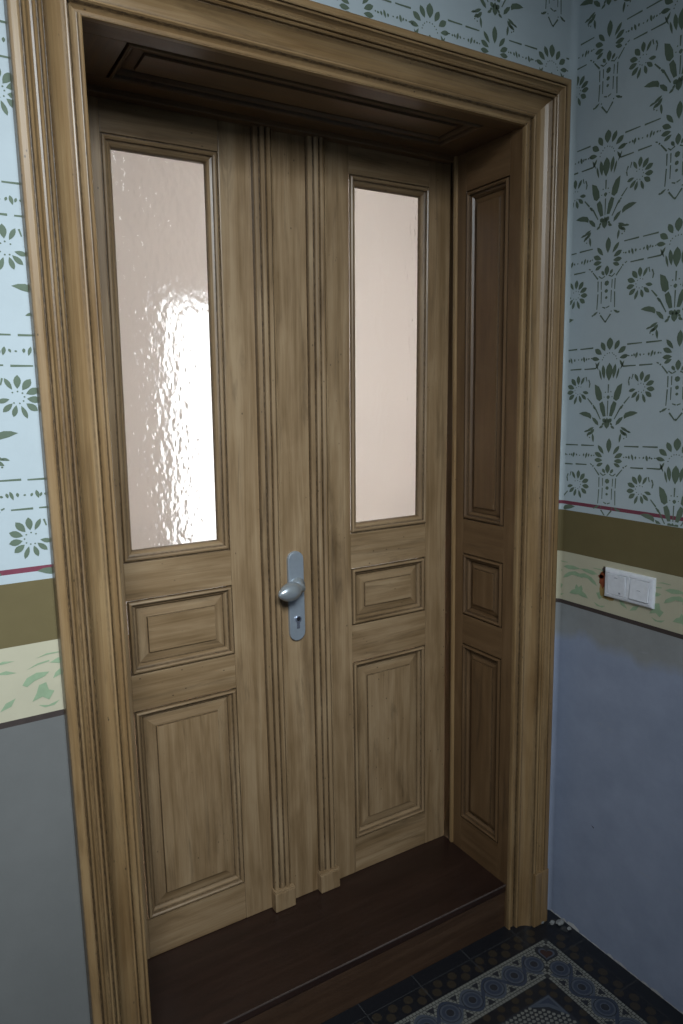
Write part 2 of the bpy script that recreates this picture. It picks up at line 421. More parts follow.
# thickness round the opening and the far face
for (a, s_) in ((-0.06, 1), (1.06, -1)):
    w.quad([(a, 0, 0), (a, 0.36, 0), (a, 0.36, 2.17), (a, 0, 2.17)], 10)
w.quad([(-0.06, 0, 2.17), (1.06, 0, 2.17), (1.06, 0.36, 2.17), (-0.06, 0.36, 2.17)], 10)
incase = lambda x, z: -0.105 < x < 1.105 and z < 2.222
stencil(w, [(1.362, -0.055, 0), (1.602, -0.238, 0), (1.840, -0.055, 0), (2.078, -0.228, 0)], (X0, -0.10), 1.189, 2.2, MW, 6, incase, 1)
stencil(w, [(1.362, 1.240, 0), (1.602, 1.056, 0), (1.840, 1.240, 0), (2.078, 1.056, 0)], (1.10, XB-RC), 1.189, 2.2, MW, 6, incase, 2)
stencil(w, [(2.2845, 1.084, 0), (2.522, 0.901, 0), (2.76, 1.084, 0)], (X0, XB-RC), 2.1, ZT, MW, 6, incase, 3)
leaves(w, X0, -0.10, MW, 7, 5); leaves(w, 1.09, XB-RC, MW, 7, 6)
tag(w.build('wall_back', WMATS, hint=(0, -1, 0)), 'pale blue wall with green stencilled flowers around the wooden doorway', 'wall', kind='structure')

MB_ = lambda a, b, d: (XB+d, a, b)
w = MB()
for z0, z1, mi in BANDS:
    w.quad([MB_(Y0, z0, 0), MB_(-RC, z0, 0), MB_(-RC, z1, 0), MB_(Y0, z1, 0)], mi)
    pr = [(XB-RC+RC*math.sin(t*math.pi/12), -RC+RC*math.cos(t*math.pi/12)) for t in range(7)]
    for p, q in zip(pr, pr[1:]):
        w.quad([(p[0], p[1], z0), (q[0], q[1], z0), (q[0], q[1], z1), (p[0], p[1], z1)], mi)
stencil(w, [(1.358, -0.148-PER/2, -0.02), (1.597, -0.140, -0.02), (1.833, -0.123-PER/2, -0.02), (2.072, -0.110, -0.02), (2.311, -0.105-PER/2, -0.02), (2.56, -0.10, -0.02), (2.80, -0.1-PER/2, -0.02)],
        (-1.2, -0.012), 1.187, ZT, MB_, 6, None, 4)
leaves(w, -1.2, -0.012, MB_, 7, 8)
# scraped patch beside the switch: rust red over ochre
def blob(cy, cz, ry, rz, seed, n=16):
    r_ = random.Random(seed); return [(cy+ry*math.cos(2*math.pi*k/n)*r_.uniform(.7, 1.15), cz+rz*math.sin(2*math.pi*k/n)*r_.uniform(.7, 1.15)) for k in range(n)]
for (cy, cz, ry, rz, sd, mt) in ((-0.152, 1.015, 0.015, 0.044, 3, 9), (-0.150, 1.022, 0.013, 0.024, 5, 8), (-0.141, 1.030, 0.009, 0.006, 9, 8), (-0.151, 1.048, 0.007, 0.010, 12, 1), (-0.165, 0.979, 0.020, 0.006, 14, 9)):
    w.poly([MB_(y, z, -0.0006-0.0003*(mt == 8)-0.0003*(mt == 1)) for y, z in blob(cy, cz, ry, rz, sd)], mt)
# hairline scratch low on the dado
w.poly([MB_(y, z, -0.0005) for y, z in ((-0.142, 0.343), (-0.150, 0.341), (-0.153, 0.330), (-0.151, 0.337), (-0.147, 0.339))], 1)
# crumbly plaster edge where the wall meets the tiles
r_ = random.Random(4); y = -0.005
while y > -0.75:
    ln = r_.uniform(0.015, 0.05); h = r_.uniform(0.003, 0.010)*(1.6 if y > -0.1 else 1)
    w.poly([MB_(y, 0.0, -0.0006), MB_(y-ln, 0.0, -0.0006), MB_(y-ln*.9, h*.6, -0.0006), MB_(y-ln*.5, h, -0.0006), MB_(y-ln*.1, h*.7, -0.0006)], 10); y -= ln*0.96
tag(w.build('wall_right', WMATS, hint=(-1, -0.3, 0)), 'right hand wall with stencilled flowers above a grey blue dado', 'wall', kind='structure')

DARKP = paint('grey_landing_paint', (0.30, 0.32, 0.33))
w = MB()   # wall on the left, out of frame
w.quad([(X0, Y0, 0), (X0, 0, 0), (X0, 0, ZT), (X0, Y0, ZT)], 0)
tag(w.build('wall_left', [DARKP], hint=(1, 0, 0)), 'plain pale wall on the left side of the landing', 'wall', kind='structure')
WX0, WX1, WZ0, WZ1 = -1.0, 0.16, 2.20, 3.00
w = MB()   # wall with the window that lights the landing
for a0, a1, b0, b1 in ((X0, WX0, 0, ZT), (WX1, XB, 0, ZT), (WX0, WX1, 0, WZ0), (WX0, WX1, WZ1, ZT)):
    w.quad([(a0, Y0, b0), (a1, Y0, b0), (a1, Y0, b1), (a0, Y0, b1)], 0)
tag(w.build('wall_front', [DARKP], hint=(0, 1, 0)), 'plain pale wall with the landing window', 'wall', kind='structure')
w = MB(); w.quad([(X0, Y0, ZT), (XB, Y0, ZT), (XB, 0, ZT), (X0, 0, ZT)], 0)
tag(w.build('ceiling', [paint('ceiling_paint', (0.36, 0.37, 0.36))], hint=(0, 0, -1)), 'pale ceiling of the landing', 'ceiling', kind='structure')

# ------------------------------------------------------------------ floor of patterned cement tiles
TB = flat('tile_black', (0.010, 0.011, 0.014), 0.42)
TO = flat('tile_ochre', (0.034, 0.026, 0.017), 0.5)
TW = flat('tile_cream', (0.175, 0.176, 0.152), 0.5)
TBL = flat('tile_blue', (0.036, 0.046, 0.070), 0.5)
TGR = flat('tile_grey_blue', (0.065, 0.078, 0.10), 0.5)
TDK = flat('tile_dark', (0.022, 0.024, 0.030), 0.5)
GRT = flat('tile_joint', (0.040, 0.040, 0.040), 0.8)
TRD = flat('tile_brown', (0.045, 0.022, 0.018), 0.5)
FM = [TB, TO, TW, TBL, TGR, TDK, GRT, TRD, PLAST]
f = MB()
YW, XW = 0.0135, XB
def fl(pts, z, mat): f.poly([(x, y, z) for x, y in pts], mat)
def ring(d0, d1, mat, z):      # an L shaped band parallel to both walls, d = distance from them
    fl([(X0, YW-d0), (XW-d0, YW-d0), (XW-d1, YW-d1), (X0, YW-d1)], z, mat)
    fl([(XW-d0, YW-d0), (XW-d0, Y0), (XW-d1, Y0), (XW-d1, YW-d1)], z, mat)
fl([(X0, Y0), (XB, Y0), (XB, 0.08), (X0, 0.08)], 0.0, 5)
E1, E2, E3, E4, E5, E6 = 0.041, 0.094, 0.104, 0.182, 0.192, 0.228
ring(0, E1, 0, 0.0003); ring(E1, E2, 0, 0.0003); ring(E2, E5, 6, 0.0003); ring(E5, E6, 0, 0.0003)
# small staggered mosaic stones (joints) over the cream band
for br in (0, 1):
    for row in range(11):
        d = E2+0.0089*(row+0.5)
        n = 120
        for k in range(n):
            t = 0.010*k+(0.005 if row % 2 else 0)
            if t < d+0.004: continue
            c = (XW-t, YW-d) if br == 0 else (XW-d, YW-t)
            a, b_ = (0.0042, 0.0037) if br == 0 else (0.0037, 0.0042)
            if c[0] < -0.04 or c[1] < -1.18: continue
            fl([(c[0]-a, c[1]-b_), (c[0]+a, c[1]-b_), (c[0]+a, c[1]+b_), (c[0]-a, c[1]+b_)], 0.0006, 2)
def alongband(t, d, br): return (XW-t, YW-d) if br == 0 else (XW-d, YW-t)
for br in (0, 1):
    # ochre diamonds / octagons in the dark check strips
    for dc, hs, start in (((E1+E2)/2, 0.0115, 0.115), ((E5+E6)/2, 0.0095, 0.22)):
        t = start
        while t < 1.3:
            for sgn in (0, 1):
                tt = t+sgn*0.0185; dd = dc+(0.010 if sgn else -0.010)
                pts = [(tt-hs, dd-hs*.45), (tt-hs*.45, dd-hs), (tt+hs*.45, dd-hs), (tt+hs, dd-hs*.45), (tt+hs, dd+hs*.45), (tt+hs*.45, dd+hs), (tt-hs*.45, dd+hs), (tt-hs, dd+hs*.45)]
                pts = [(a, max(dc-(0.026 if dc < .1 else .018), min(dc+(0.026 if dc < .1 else .018), b_))) for a, b_ in pts]
                q = [alongband(a, b_, br) for a, b_ in pts]
                if min(p[0] for p in q) > X0 and min(p[1] for p in q) > Y0: fl(q, 0.0006, 1)
            t += 0.047
    # guilloche: round eyes, grey blue loops, dark centres
    mid = (E3+E4)/2; p_ = 0.071
    def disc(t, d, r, mat, z, n=20): fl([alongband(t+r*math.cos(2*math.pi*k/n), d+r*math.sin(2*math.pi*k/n), br) for k in range(n)], z, mat)
    K = 15
    for k in range(K):
        t = 0.190+p_*k
        # two strands weave over and under the eyes
        n = 14
        for sg in (1, -1):
            up, dn = [], []
            for i in range(n+1):
                s_ = i/n; tt = t+p_*s_; dd = mid+(sg if k % 2 else -sg)*0.0285*math.cos(math.pi*s_)
                up.append(alongband(tt, dd+0.0075, br)); dn.append(alongband(tt, dd-0.0075, br))
            if min(p[1] for p in up+dn) > Y0: fl(up+dn[::-1], 0.0009+0.0002*(sg > 0), 3 if sg > 0 else 4)
        disc(t, mid, 0.0275, 5, 0.0013); disc(t, mid, 0.0255, 4, 0.0015); disc(t, mid, 0.0205, 3, 0.0017); disc(t, mid, 0.0125, 4, 0.0018); disc(t, mid, 0.0100, 5, 0.0019)
        for sg in (1, -1):     # little dark triangles between the eyes
            tt = t+p_/2; dd = mid+sg*0.027
            fl([alongband(tt-0.011, dd+sg*0.008, br), alongband(tt+0.011, dd+sg*0.008, br), alongband(tt, dd-sg*0.010, br)], 0.0013, 5)
# heart at the mitre
hc = (XW-0.136, YW-0.136)
hp = []
for k in range(28):
    t = 2*math.pi*k/28; a = 16*math.sin(t)**3; b_ = 13*math.cos(t)-5*math.cos(2*t)-2*math.cos(3*t)-math.cos(4*t)
    hp.append((a*0.0019, b_*0.0019))
c45 = math.sqrt(.5)
for sc, mt, z in ((1.0, 5, 0.0022), (0.72, 4, 0.0024), (0.55, 7, 0.0026)):
    fl([(hc[0]+(a*c45+b_*c45)*sc, hc[1]+(-a*c45+b_*c45)*sc) for a, b_ in hp], z, mt)
# inner field: black and cream scales with a blue corner tile
fx, fy = XW-E6, YW-E6
fl([(X0, fy), (fx, fy), (fx, Y0), (X0, Y0)], 0.0003, 5)
for i in range(0, 74):
    for j in range(0, 46):
        cx, cy = fx-0.010-i*0.0125-(0.006 if j % 2 else 0), fy-0.008-j*0.0105
        if cx+cy-(fx+fy) > -0.075 and i < 9 and j < 9: continue
        fl([(cx-0.0052, cy), (cx-0.003, cy-0.0040), (cx+0.003, cy-0.0040), (cx+0.0052, cy), (cx, cy+0.0046)], 0.0006, 2)
fl([(fx-0.004, fy-0.004), (fx-0.075, fy-0.004), (fx-0.030, fy-0.030), (fx-0.004, fy-0.075)], 0.0008, 4)
fl([(fx-0.010, fy-0.010), (fx-0.045, fy-0.010), (fx-0.022, fy-0.022), (fx-0.010, fy-0.045)], 0.0010, 3)
# joints of the black border tiles
for k in range(14):
    t = 0.155+0.165*k
    for br in (0, 1):
        q = [alongband(t-0.0012, 0, br), alongband(t+0.0012, 0, br), alongband(t+0.0012, E2, br), alongband(t-0.0012, E2, br)]
        if min(p[0] for p in q) > X0 and min(p[1] for p in q) > Y0: fl(q, 0.0008, 6)
for br in (0, 1):
    fl([alongband(E1-0.0008, E1-0.0008, br), alongband(1.9, E1-0.0008, br), alongband(1.9, E1+0.0008, br), alongband(E1+0.0008, E1+0.0008, br)], 0.0008, 6)
# chipped grout and mortar smears in the corner
for (cx, cy, rx, ry, sd) in ((1.128, -0.050, 0.020, 0.014, 1), (1.136, -0.085, 0.012, 0.016, 3)):
    r_ = random.Random(sd); fl([(cx+rx*math.cos(k*.4833)*r_.uniform(.5, 1.1), cy+ry*math.sin(k*.4833)*r_.uniform(.5, 1.1)) for k in range(13)], 0.0011, 6)
f.build('floor', FM, hint=(0, 0, 1))
tag(bpy.data.objects['floor'], 'patterned cement tile floor with guilloche border', 'floor', kind='structure')

CRUMB = paint('dusty_plaster', (0.24, 0.24, 0.23), 0.3, 0.9, 150, 0)
# loose plaster crumbs
for i, (x, y, r, lab) in enumerate(((1.137, -0.066, 0.010, 'largest pale plaster crumb lying in the tiled corner'), (1.120, -0.052, 0.007, 'small plaster crumb just left of the largest one in the corner'),
                                    (1.142, -0.094, 0.006, 'small plaster crumb nearest the viewer along the right wall'), (1.098, -0.036, 0.005, 'tiny plaster crumb at the foot of the door casing'))):
    bm = bmesh.new(); bmesh.ops.create_icosphere(bm, subdivisions=2, radius=r)
    q_ = random.Random(i)
    for v in bm.verts: v.co *= q_.uniform(0.7, 1.15); v.co.z *= 0.6; v.co.x *= 1.25
    mz = min(v.co.z for v in bm.verts)
    for v in bm.verts: v.co.z -= mz
    me = bpy.data.meshes.new('plaster_crumb'); bm.to_mesh(me); bm.free(); me.materials.append(CRUMB)
    o = bpy.data.objects.new('plaster_crumb', me); COL.objects.link(o); o.location = (x, y, 0.0012); tag(o, lab, 'crumb', 'plaster crumbs in the corner')

# ------------------------------------------------------------------ door casing (trim_1)
CP = [(0.0, 0.0066, 0.3), (0.0, -0.001, 0.2), (0.0012, -0.0042, 0), (0.0035, -0.0052, 0), (0.0058, -0.0038, 0.2), (0.0072, 0.0022, 0.9), (0.0085, 0.0024, 0.3), (0.013, 0.0020, 0), (0.0188, 0.0010, 0.6), (0.0204, 0.0034, 1.0),
      (0.0222, 0.0034, 1.0), (0.0234, -0.0078, 0.1), (0.0250, -0.0098, 0), (0.0272, -0.0094, 0), (0.0288, -0.0082, 0.6), (0.034, -0.0085, 0), (0.042, -0.0105, 0), (0.050, -0.0145, 0), (0.057, -0.0200, 0.05), (0.0625, -0.0262, 0.6),
      (0.0640, -0.0235, 1.0), (0.0652, -0.0235, 1.0), (0.0664, -0.0285, 0.1), (0.0690, -0.0312, 0), (0.0716, -0.0292, 0.8), (0.0728, -0.0245, 1.0), (0.0742, -0.0245, 1.0), (0.0755, -0.0295, 0), (0.0775, -0.0312, 0), (0.0795, -0.0295, 0.3),
      (0.0808, -0.0262, 0.8), (0.084, -0.0255, 0.5), (0.0875, -0.0272, 0.1), (0.0905, -0.0318, 0.3), (0.0922, -0.0360, 0), (0.0945, -0.0372, 0), (0.0965, -0.0355, 0.7), (0.0976, -0.0300, 1.0), (0.0990, -0.0300, 1.0), (0.1003, -0.0345, 0.6),
      (0.104, -0.0352, 0), (0.1125, -0.0350, 0), (0.1160, -0.0335, 0.3), (0.1175, -0.030, 0.9), (0.1175, -0.012, 1.0), (0.117, 0.0, 1.0)]
HP = [(u, {3: 0.0, 4: 0.004, 5: 0.0045, 6: 0.0045, 7: 0.0035, 8: -0.001, 9: -0.004, 10: -0.007}.get(i, d), w) for i, (u, d, w) in enumerate(CP)]   # head: quirk cut back under the cove
casing = empty('trim_1', 'moulded pine door casing framing the double doors', 'door casing', kind='structure')
for sd, nm in (('L', 'casing_stile'), ('R', 'casing_stile'), ('T', 'casing_head')):
    m = MB(); m.sweep((0, 0, 1, HO), HP if sd == 'T' else CP, MW, sd, 0, -1, open_bottom=0.0, topk=0.955)
    m.build(nm, WOODC, casing, hint=(0, -1, 0))
for s_ in (0, 1):     # plinth pieces at the foot of the outer mouldings
    m = MB(); x0, x1 = (0.0655, 0.1182)
    a, b_ = (1+x0, 1+x1) if s_ else (-x1, -x0)
    m.box(a, b_, -0.0362, 0.0, 0.0, 0.165, 0, 'z', 0.0025); m.build('plinth_block', WOODC, casing)

# ------------------------------------------------------------------ lining of the deep opening (trim_2)
lining = empty('trim_2', 'panelled wooden lining of the deep door opening', 'door lining', kind='structure')
PM = [(0.0, 0.0, 0.5), (0.0015, 0.004, 1.0), (0.003, 0.004, 0.8), (0.0045, -0.0025, 0.1), (0.0085, -0.004, 0), (0.0115, -0.0015, 0.3), (0.013, 0.004, 1.0), (0.0145, 0.0045, 0.6), (0.0175, 0.0055, 0), (0.0215, 0.011, 0.4), (0.0225, 0.015, 1.0)]
def panel(rect, M, mat, parent, hint, bev=0.026, along='b', name='panel', xf=None, raise_=0.010):
    a0, b0, a1, b1 = rect
    m = MB(); m.sweep(rect, PM, M); m.build('panel_moulding', mat, parent, hint=hint, xf=xf)
    u = 0.0215
    m = MB()
    pr = [(u, 0.0152, 1.0), (u+0.002, 0.0125, 0.4), (u+bev*0.5, 0.0110, 0.0), (u+bev, 0.0150-raise_+0.0040, 0.2), (u+bev+0.0010, 0.0150-raise_+0.0042, 1.0), (u+bev+0.0026, 0.0150-raise_-0.001, 0.4)]
    m.sweep(rect, pr, M)
    v = u+bev+0.0024
    m.rect(a0+v, b0+v, a1-v, b1-v, 0.0150-raise_-0.001, M, 0, along)
    return m.build(name, mat, parent, hint=hint, xf=xf)
for side, M, hint in (('R', MR, (-1, 0, 0)), ('L', ML, (1, 0, 0))):
    jf = MB()
    yb = 0.246
    cut = [(ZS-0.03, 0.238), (0.784, 0.870), (1.050, 1.147), (2.015, HO)]
    def jb(y0, y1, z0, z1, ax):
        x0, x1 = (1.0, 1.018) if side == 'R' else (-0.018, 0.0)
        jf.box(x0, x1, y0, y1, z0, z1, 0, ax, 0.0012)
    jb(0.0065, 0.046, 0.0, HO, 'z'); jb(0.205, yb, 0.0, HO, 'z')
    for z0, z1 in cut: jb(0.046, 0.205, z0 if z0 > ZS else 0.0, z1, 'y')
    jf.build('lining_frame', WOODJ, lining)
    for z0, z1 in ((0.238, 0.784), (0.870, 1.050), (1.147, 2.015)):
        panel((0.046, z0, 0.205, z1), M, WOODJ, lining, hint, 0.016, 'b', 'lining_panel', None, 0.011)
    # bead against the doors
    m = MB(); bx = 0.994 if side == 'R' else -0.006
    xs = (0.9925, 1.004) if side == 'R' else (-0.004, 0.0075)
    m.box(xs[0], xs[1], 0.238, 0.250, ZS, HO, 0, 'z', 0.004); m.build('stop_bead', WOODC, lining)
    m = MB(); x0, x1 = (1.018, 1.058) if side == 'R' else (-0.058, -0.018)
    m.box(x0, x1, 0.10, 0.358, 0.0, 2.165, 0, 'z'); m.build('rebate_post', WOODJ, lining)
m = MB()
for (a0, a1, y0, y1, ax) in ((0, 1, 0.0065, 0.046, 'x'), (0, 1, 0.205, 0.262, 'x'), (0, 0.086, 0.046, 0.205, 'y'), (0.914, 1, 0.046, 0.205, 'y')):
    m.box(a0, a1, y0, y1, HO, HO+0.018, 0, ax, 0.0012)
m.box(0, 1, 0.250, 0.278, HO-0.012, HO+0.018, 0, 'x', 0.003)
m.box(-0.017, 1.017, 0.279, 0.358, HO+0.002, 2.165, 0, 'x')
m.build('soffit_frame', WOODJ, lining)
panel((0.086, 0.046, 0.914, 0.205), MS, WOODJ, lining, (0, 0, -1), 0.02, 'a', 'soffit_panel')

# ------------------------------------------------------------------ step
step = empty('door_step', 'dark brown wooden step below the double doors', 'step', (0.5, 0.15, 0))
m = MB(); m.box(0.0, 1.0, 0.0105, 0.36, ZS-0.022, ZS, 0, 'x', 0.003)
o = m.build('tread', WOODS, step); o.location = (-0.5, -0.15, 0)
m = MB(); m.box(0.0, 1.0, 0.0095, 0.0125, ZS-0.0035, ZS+0.0003, 0, 'x', 0.0008)  # thin paler strip along the front edge of the tread
o = m.build('pale_edge', WOODE, step); o.location = (-0.5, -0.15, 0)
m = MB(); m.box(0.0, 1.0, 0.0135, 0.05, 0.0, ZS-0.022, 0, 'x', 0.001)
o = m.build('riser', WOODR, step); o.location = (-0.5, -0.15, 0)

# ------------------------------------------------------------------ doors
def bend(x, y, z): return (x+0.0115*max(0.0, z-1.1)/0.9, y, z)     # the old leaves lean a little towards the top
ZD0, ZD1 = ZS+0.001, HO-0.004
FH = (0, -1, 0)
def strip(x0, x1, z0, z1, parent):
    w_ = x1-x0
    pr = [(0, 0.0, 1), (0, -0.013, 0.6), (0.03, -0.0155, 0.1), (0.22, -0.0165, 0), (0.27, -0.0125, 1), (0.32, -0.0125, 1), (0.35, -0.0175, 0), (0.42, -0.0205, 0), (0.50, -0.0205, 0), (0.555, -0.0175, 0.1), (0.585, -0.0135, 1), (0.62, -0.0135, 1),
          (0.65, -0.0185, 0), (0.71, -0.0215, 0), (0.79, -0.0215, 0), (0.85, -0.018, 0.1), (0.875, -0.0135, 1), (0.90, -0.0135, 0.9), (0.92, -0.0155, 0), (0.985, -0.0150, 0), (1, -0.0125, 0.5), (1, 0.0, 1)]
    m = MB(); ou, ov = rnd.uniform(0, 50), rnd.uniform(0, 50); acc = 0; prev = None; rows = []
    nz = 6
    for (t, d, wr) in pr:
        if prev: acc += math.hypot((t-prev[0])*w_, d-prev[1])
        prev = (t, d)
        rows.append([(m.vert((x0+t*w_, D+d, z0+(z1-z0)*k/nz), wr), (z0+(z1-z0)*k/nz+ou, acc+ov)) for k in range(nz+1)])
    for r, q in zip(rows, rows[1:]):
        for k in range(nz):
            m.face([r[k][0], r[k+1][0], q[k+1][0], q[k][0]], 0, [r[k][1], r[k+1][1], q[k+1][1], q[k][1]])
    return m.build('fluted_strip', WOOD, parent, hint=FH, xf=bend)
def bars(name, parent, x0, x1, z0, z1, ax, y0=D, y1=D+0.040, bev=0.0016):
    m = MB()
    if ax == 'z':      # split so that it can lean
        ou = rnd.uniform(0, 50)
        for a, b_ in ((z0, min(1.1, z1)), (1.1, z1)):
            if b_ <= a: continue
        m.box(x0, x1, y0, y1, z0, z1, 0, ax, bev)
        vs, ws, fs, ms, us = m.v, m.w, m.f, m.m, m.uv
        if z0 < 1.0 < z1:   # insert a row at z = 1.1 by bisecting in bmesh
            bm = bmesh.new(); bv = [bm.verts.new(v) for v in vs]; ul = bm.loops.layers.uv.new('u')
            for fi, uv in zip(fs, us):
                ff = bm.faces.new([bv[i] for i in fi])
                for lo_, u_ in zip(ff.loops, uv): lo_[ul].uv = u_
            bmesh.ops.bisect_plane(bm, geom=bm.verts[:]+bm.edges[:]+bm.faces[:], plane_co=(0, 0, 1.1), plane_no=(0, 0, 1))
            bm.verts.index_update()
            m.v = [tuple(v.co) for v in bm.verts]; m.w = [0.0]*len(m.v)
            m.f = [[v.index for v in ff.verts] for ff in bm.faces]; m.uv = [[tuple(lo_[ul].uv) for lo_ in ff.loops] for ff in bm.faces]; m.m = [0]*len(m.f)
            bm.free()
    else: m.box(x0, x1, y0+0.0008, y1, z0, z1, 0, ax, bev)
    return m.build(name, WOOD, parent, xf=bend)
GM = [(0.0, 0.0, 0.6), (0.0012, 0.003, 1), (0.003, 0.003, 0.8), (0.0045, -0.0015, 0), (0.008, -0.003, 0), (0.0115, -0.001, 0.2), (0.013, 0.004, 1), (0.0145, 0.0045, 0.5), (0.018, 0.006, 0), (0.022, 0.010, 0.1), (0.0245, 0.0145, 0.6), (0.0255, 0.022, 1)]
def leaf(name, label, xs, gx, px_, pz, gz, stile_l, stile_r):
    """xs: leaf x range; px_: panel moulding outer x range; gx same for the glass"""
    d = empty(name, label, 'door', kind='structure')
    bars('stile', d, *stile_l, ZD0, ZD1, 'z'); bars('stile', d, *stile_r, ZD0, ZD1, 'z')
    a, b_ = stile_l[1], stile_r[0]
    lz = [(ZD0, pz[0][0]), (pz[0][1], pz[1][0]), (pz[1][1], gz[0]), (gz[1], ZD1)]
    for z0, z1 in lz: bars('rail', d, a, b_, z0, z1, 'x')
    for (z0, z1), bv, al in zip(pz, (0.028, 0.023), ('b', 'a')):
        panel((px_[0], z0, px_[1], z1), MD, WOOD, d, FH, bv, al, 'raised_panel', bend)
    m = MB(); m.sweep((gx[0], gz[0], gx[1], gz[1]), GM, MD); m.build('glazing_bead', WOOD, d, hint=FH, xf=bend)
    u = 0.0235
    m = MB(); m.box(gx[0]+u, gx[1]-u, D+0.0205, D+0.0245, gz[0]+u, gz[1]-u, 0, 'z')
    g = m.build('glass_pane', GLASS1 if name == 'door_1' else GLASS2, d, xf=bend)
    g['label'] = 'hammered glass pane with a bright window behind' if name == 'door_1' else 'obscure glass pane glowing plain pink'
    return d
d1 = leaf('door_1', 'left door leaf with hammered glass and steel knob plate', (0.0, 0.545), (0.073, 0.329), (0.075, 0.3315), ((0.238, 0.777), (0.865, 1.042)), (1.130, 2.037), (0.002, 0.0740), (0.3305, 0.4115))
m = MB(); bars('centre_stile', d1, 0.4115, 0.5485, ZD0, ZD1, 'z', D-0.004, D+0.04)
strip(0.409, 0.459, 0.186, ZD1, d1)
def foot(x0, x1, parent):
    m = MB(); m.box(x0, x1, D-0.027, D, ZD0, 0.188, 0, 'z', 0.003)
    m.box(x0+0.001, x1-0.001, D-0.0255, D, 0.187, 0.1925, 0, 'x', 0.002)
    m.build('base_block', WOOD, parent)
foot(0.404, 0.4645, d1)
d2 = leaf('door_2', 'right door leaf with plain obscure glass and no handle', (0.549, 1.0), (0.6745, 0.929), (0.6735, 0.9225), ((0.239, 0.770), (0.875, 1.034)), (1.130, 2.037), (0.5495, 0.6735), (0.9245, 0.998))
strip(0.549, 0.600, 0.184, ZD1, d2)
foot(0.5435, 0.604, d2)

# knob plate
def rounded_plate(cx, cz, w_, h, y0, y1, n=10, bev=0.0025):
    r = w_/2; out = []
    for k in range(n+1): a = math.pi*k/n; out.append((cx+r*math.cos(a), cz+h/2-r+r*math.sin(a)))
    for k in range(n+1): a = math.pi+math.pi*k/n; out.append((cx+r*math.cos(a), cz-h/2+r+r*math.sin(a)))
    bm = bmesh.new(); vs = [bm.verts.new((x, y1, z)) for x, z in out]; fc = bm.faces.new(vs)
    e = bmesh.ops.extrude_face_region(bm, geom=[fc]); nv = [v for v in e['geom'] if isinstance(v, bmesh.types.BMVert)]
    for v in nv: v.co.y = y0
    bmesh.ops.recalc_face_normals(bm, faces=bm.faces)
    ed = [x for x in bm.edges if all(abs(v.co.y-y0) < 1e-6 for v in x.verts)]
    bmesh.ops.bevel(bm, geom=ed, offset=bev, segments=3, profile=0.5, affect='EDGES'); return bm
def from_bm(bm, name, mat, parent, smooth=True):
    me = bpy.data.meshes.new(name); bmesh.ops.recalc_face_normals(bm, faces=bm.faces); bm.to_mesh(me); bm.free(); me.materials.append(mat)
    for p in me.polygons: p.use_smooth = smooth
    o = bpy.data.objects.new(name, me); COL.objects.link(o); o.parent = parent; return o
PCX, PCZ = 0.5010, 0.9885
plate = from_bm(rounded_plate(PCX, PCZ, 0.0445, 0.236, D-0.013, D-0.0035), 'handle_plate', METAL, d1, False)
plate['label'] = 'satin steel knob plate'
def lathe_path(pts, n=20):
    """tube through (point, radius_a, radius_b) rings; ring axes: given normal direction, first axis in the xy plane, second z"""
    bm = bmesh.new(); prev = None
    for (c, ra, rb, t) in pts:
        t = Vector(t).normalized(); u_ = t.cross(Vector((0, 0, 1))).normalized(); v_ = u_.cross(t)
        ringv = [bm.verts.new(Vector(c)+u_*ra*math.cos(2*math.pi*k/n)+v_*rb*math.sin(2*math.pi*k/n)) for k in range(n)]
        if prev:
            for k in range(n): bm.faces.new((prev[k], prev[(k+1) % n], ringv[(k+1) % n], ringv[k]))
        else: bm.faces.new(ringv)
        prev = ringv
    bm.faces.new(prev[::-1]); return bm
KZ = 1.0150
yk = D-0.012
pts = [((PCX+0.002, yk, KZ+0.003), 0.021, 0.021, (0, -1, 0)), ((PCX+0.002, yk-0.004, KZ+0.003), 0.0205, 0.0205, (0, -1, 0)), ((PCX+0.002, yk-0.007, KZ+0.003), 0.015, 0.015, (0, -1, 0)), ((PCX+0.001, yk-0.015, KZ+0.003), 0.0125, 0.0125, (-0.2, -1, 0)), ((PCX-0.003, yk-0.028, KZ+0.002), 0.0125, 0.0125, (-0.6, -1, 0)), ]
# egg shaped knob, cranked towards the hinge side
c0 = Vector((PCX-0.014, yk-0.032, KZ+0.001)); ax = Vector((-0.96, -0.28, -0.03)).normalized()
for s_ in (0.06, 0.14, 0.25, 0.38, 0.52, 0.66, 0.79, 0.89, 0.96, 0.995):
    r = 0.0245*math.sin(math.pi*s_**0.92)**0.62
    pts.append((tuple(c0+ax*(s_*0.078-0.014)), max(r, 0.001)*0.80, max(r, 0.001)*0.98, tuple(ax)))
knob = from_bm(lathe_path(pts), 'knob', METALK, plate)
# euro cylinder
bm = bmesh.new()
bmesh.ops.create_cone(bm, cap_ends=True, segments=20, radius1=0.0088, radius2=0.0085, depth=0.005)
for v in bm.verts: v.co = Vector((v.co.x, -v.co.z, v.co.y))+Vector((PCX+0.001, D-0.0145, 0.9285))
cyl = from_bm(bm, 'lock_cylinder', SILV, plate, False)
m = MB(); m.box(PCX-0.0035, PCX+0.0055, D-0.0155, D-0.012, 0.904, 0.924, 0, 'z', 0.0015); m.build('cylinder_tail', SILV, plate)
m = MB()
m.poly([(PCX+0.001+0.0055*math.cos(k*math.pi/8), D-0.01715, 0.9295+0.0055*math.sin(k*math.pi/8)) for k in range(16)], 0)
m.build('keyhole', BLACK, plate, hint=FH)

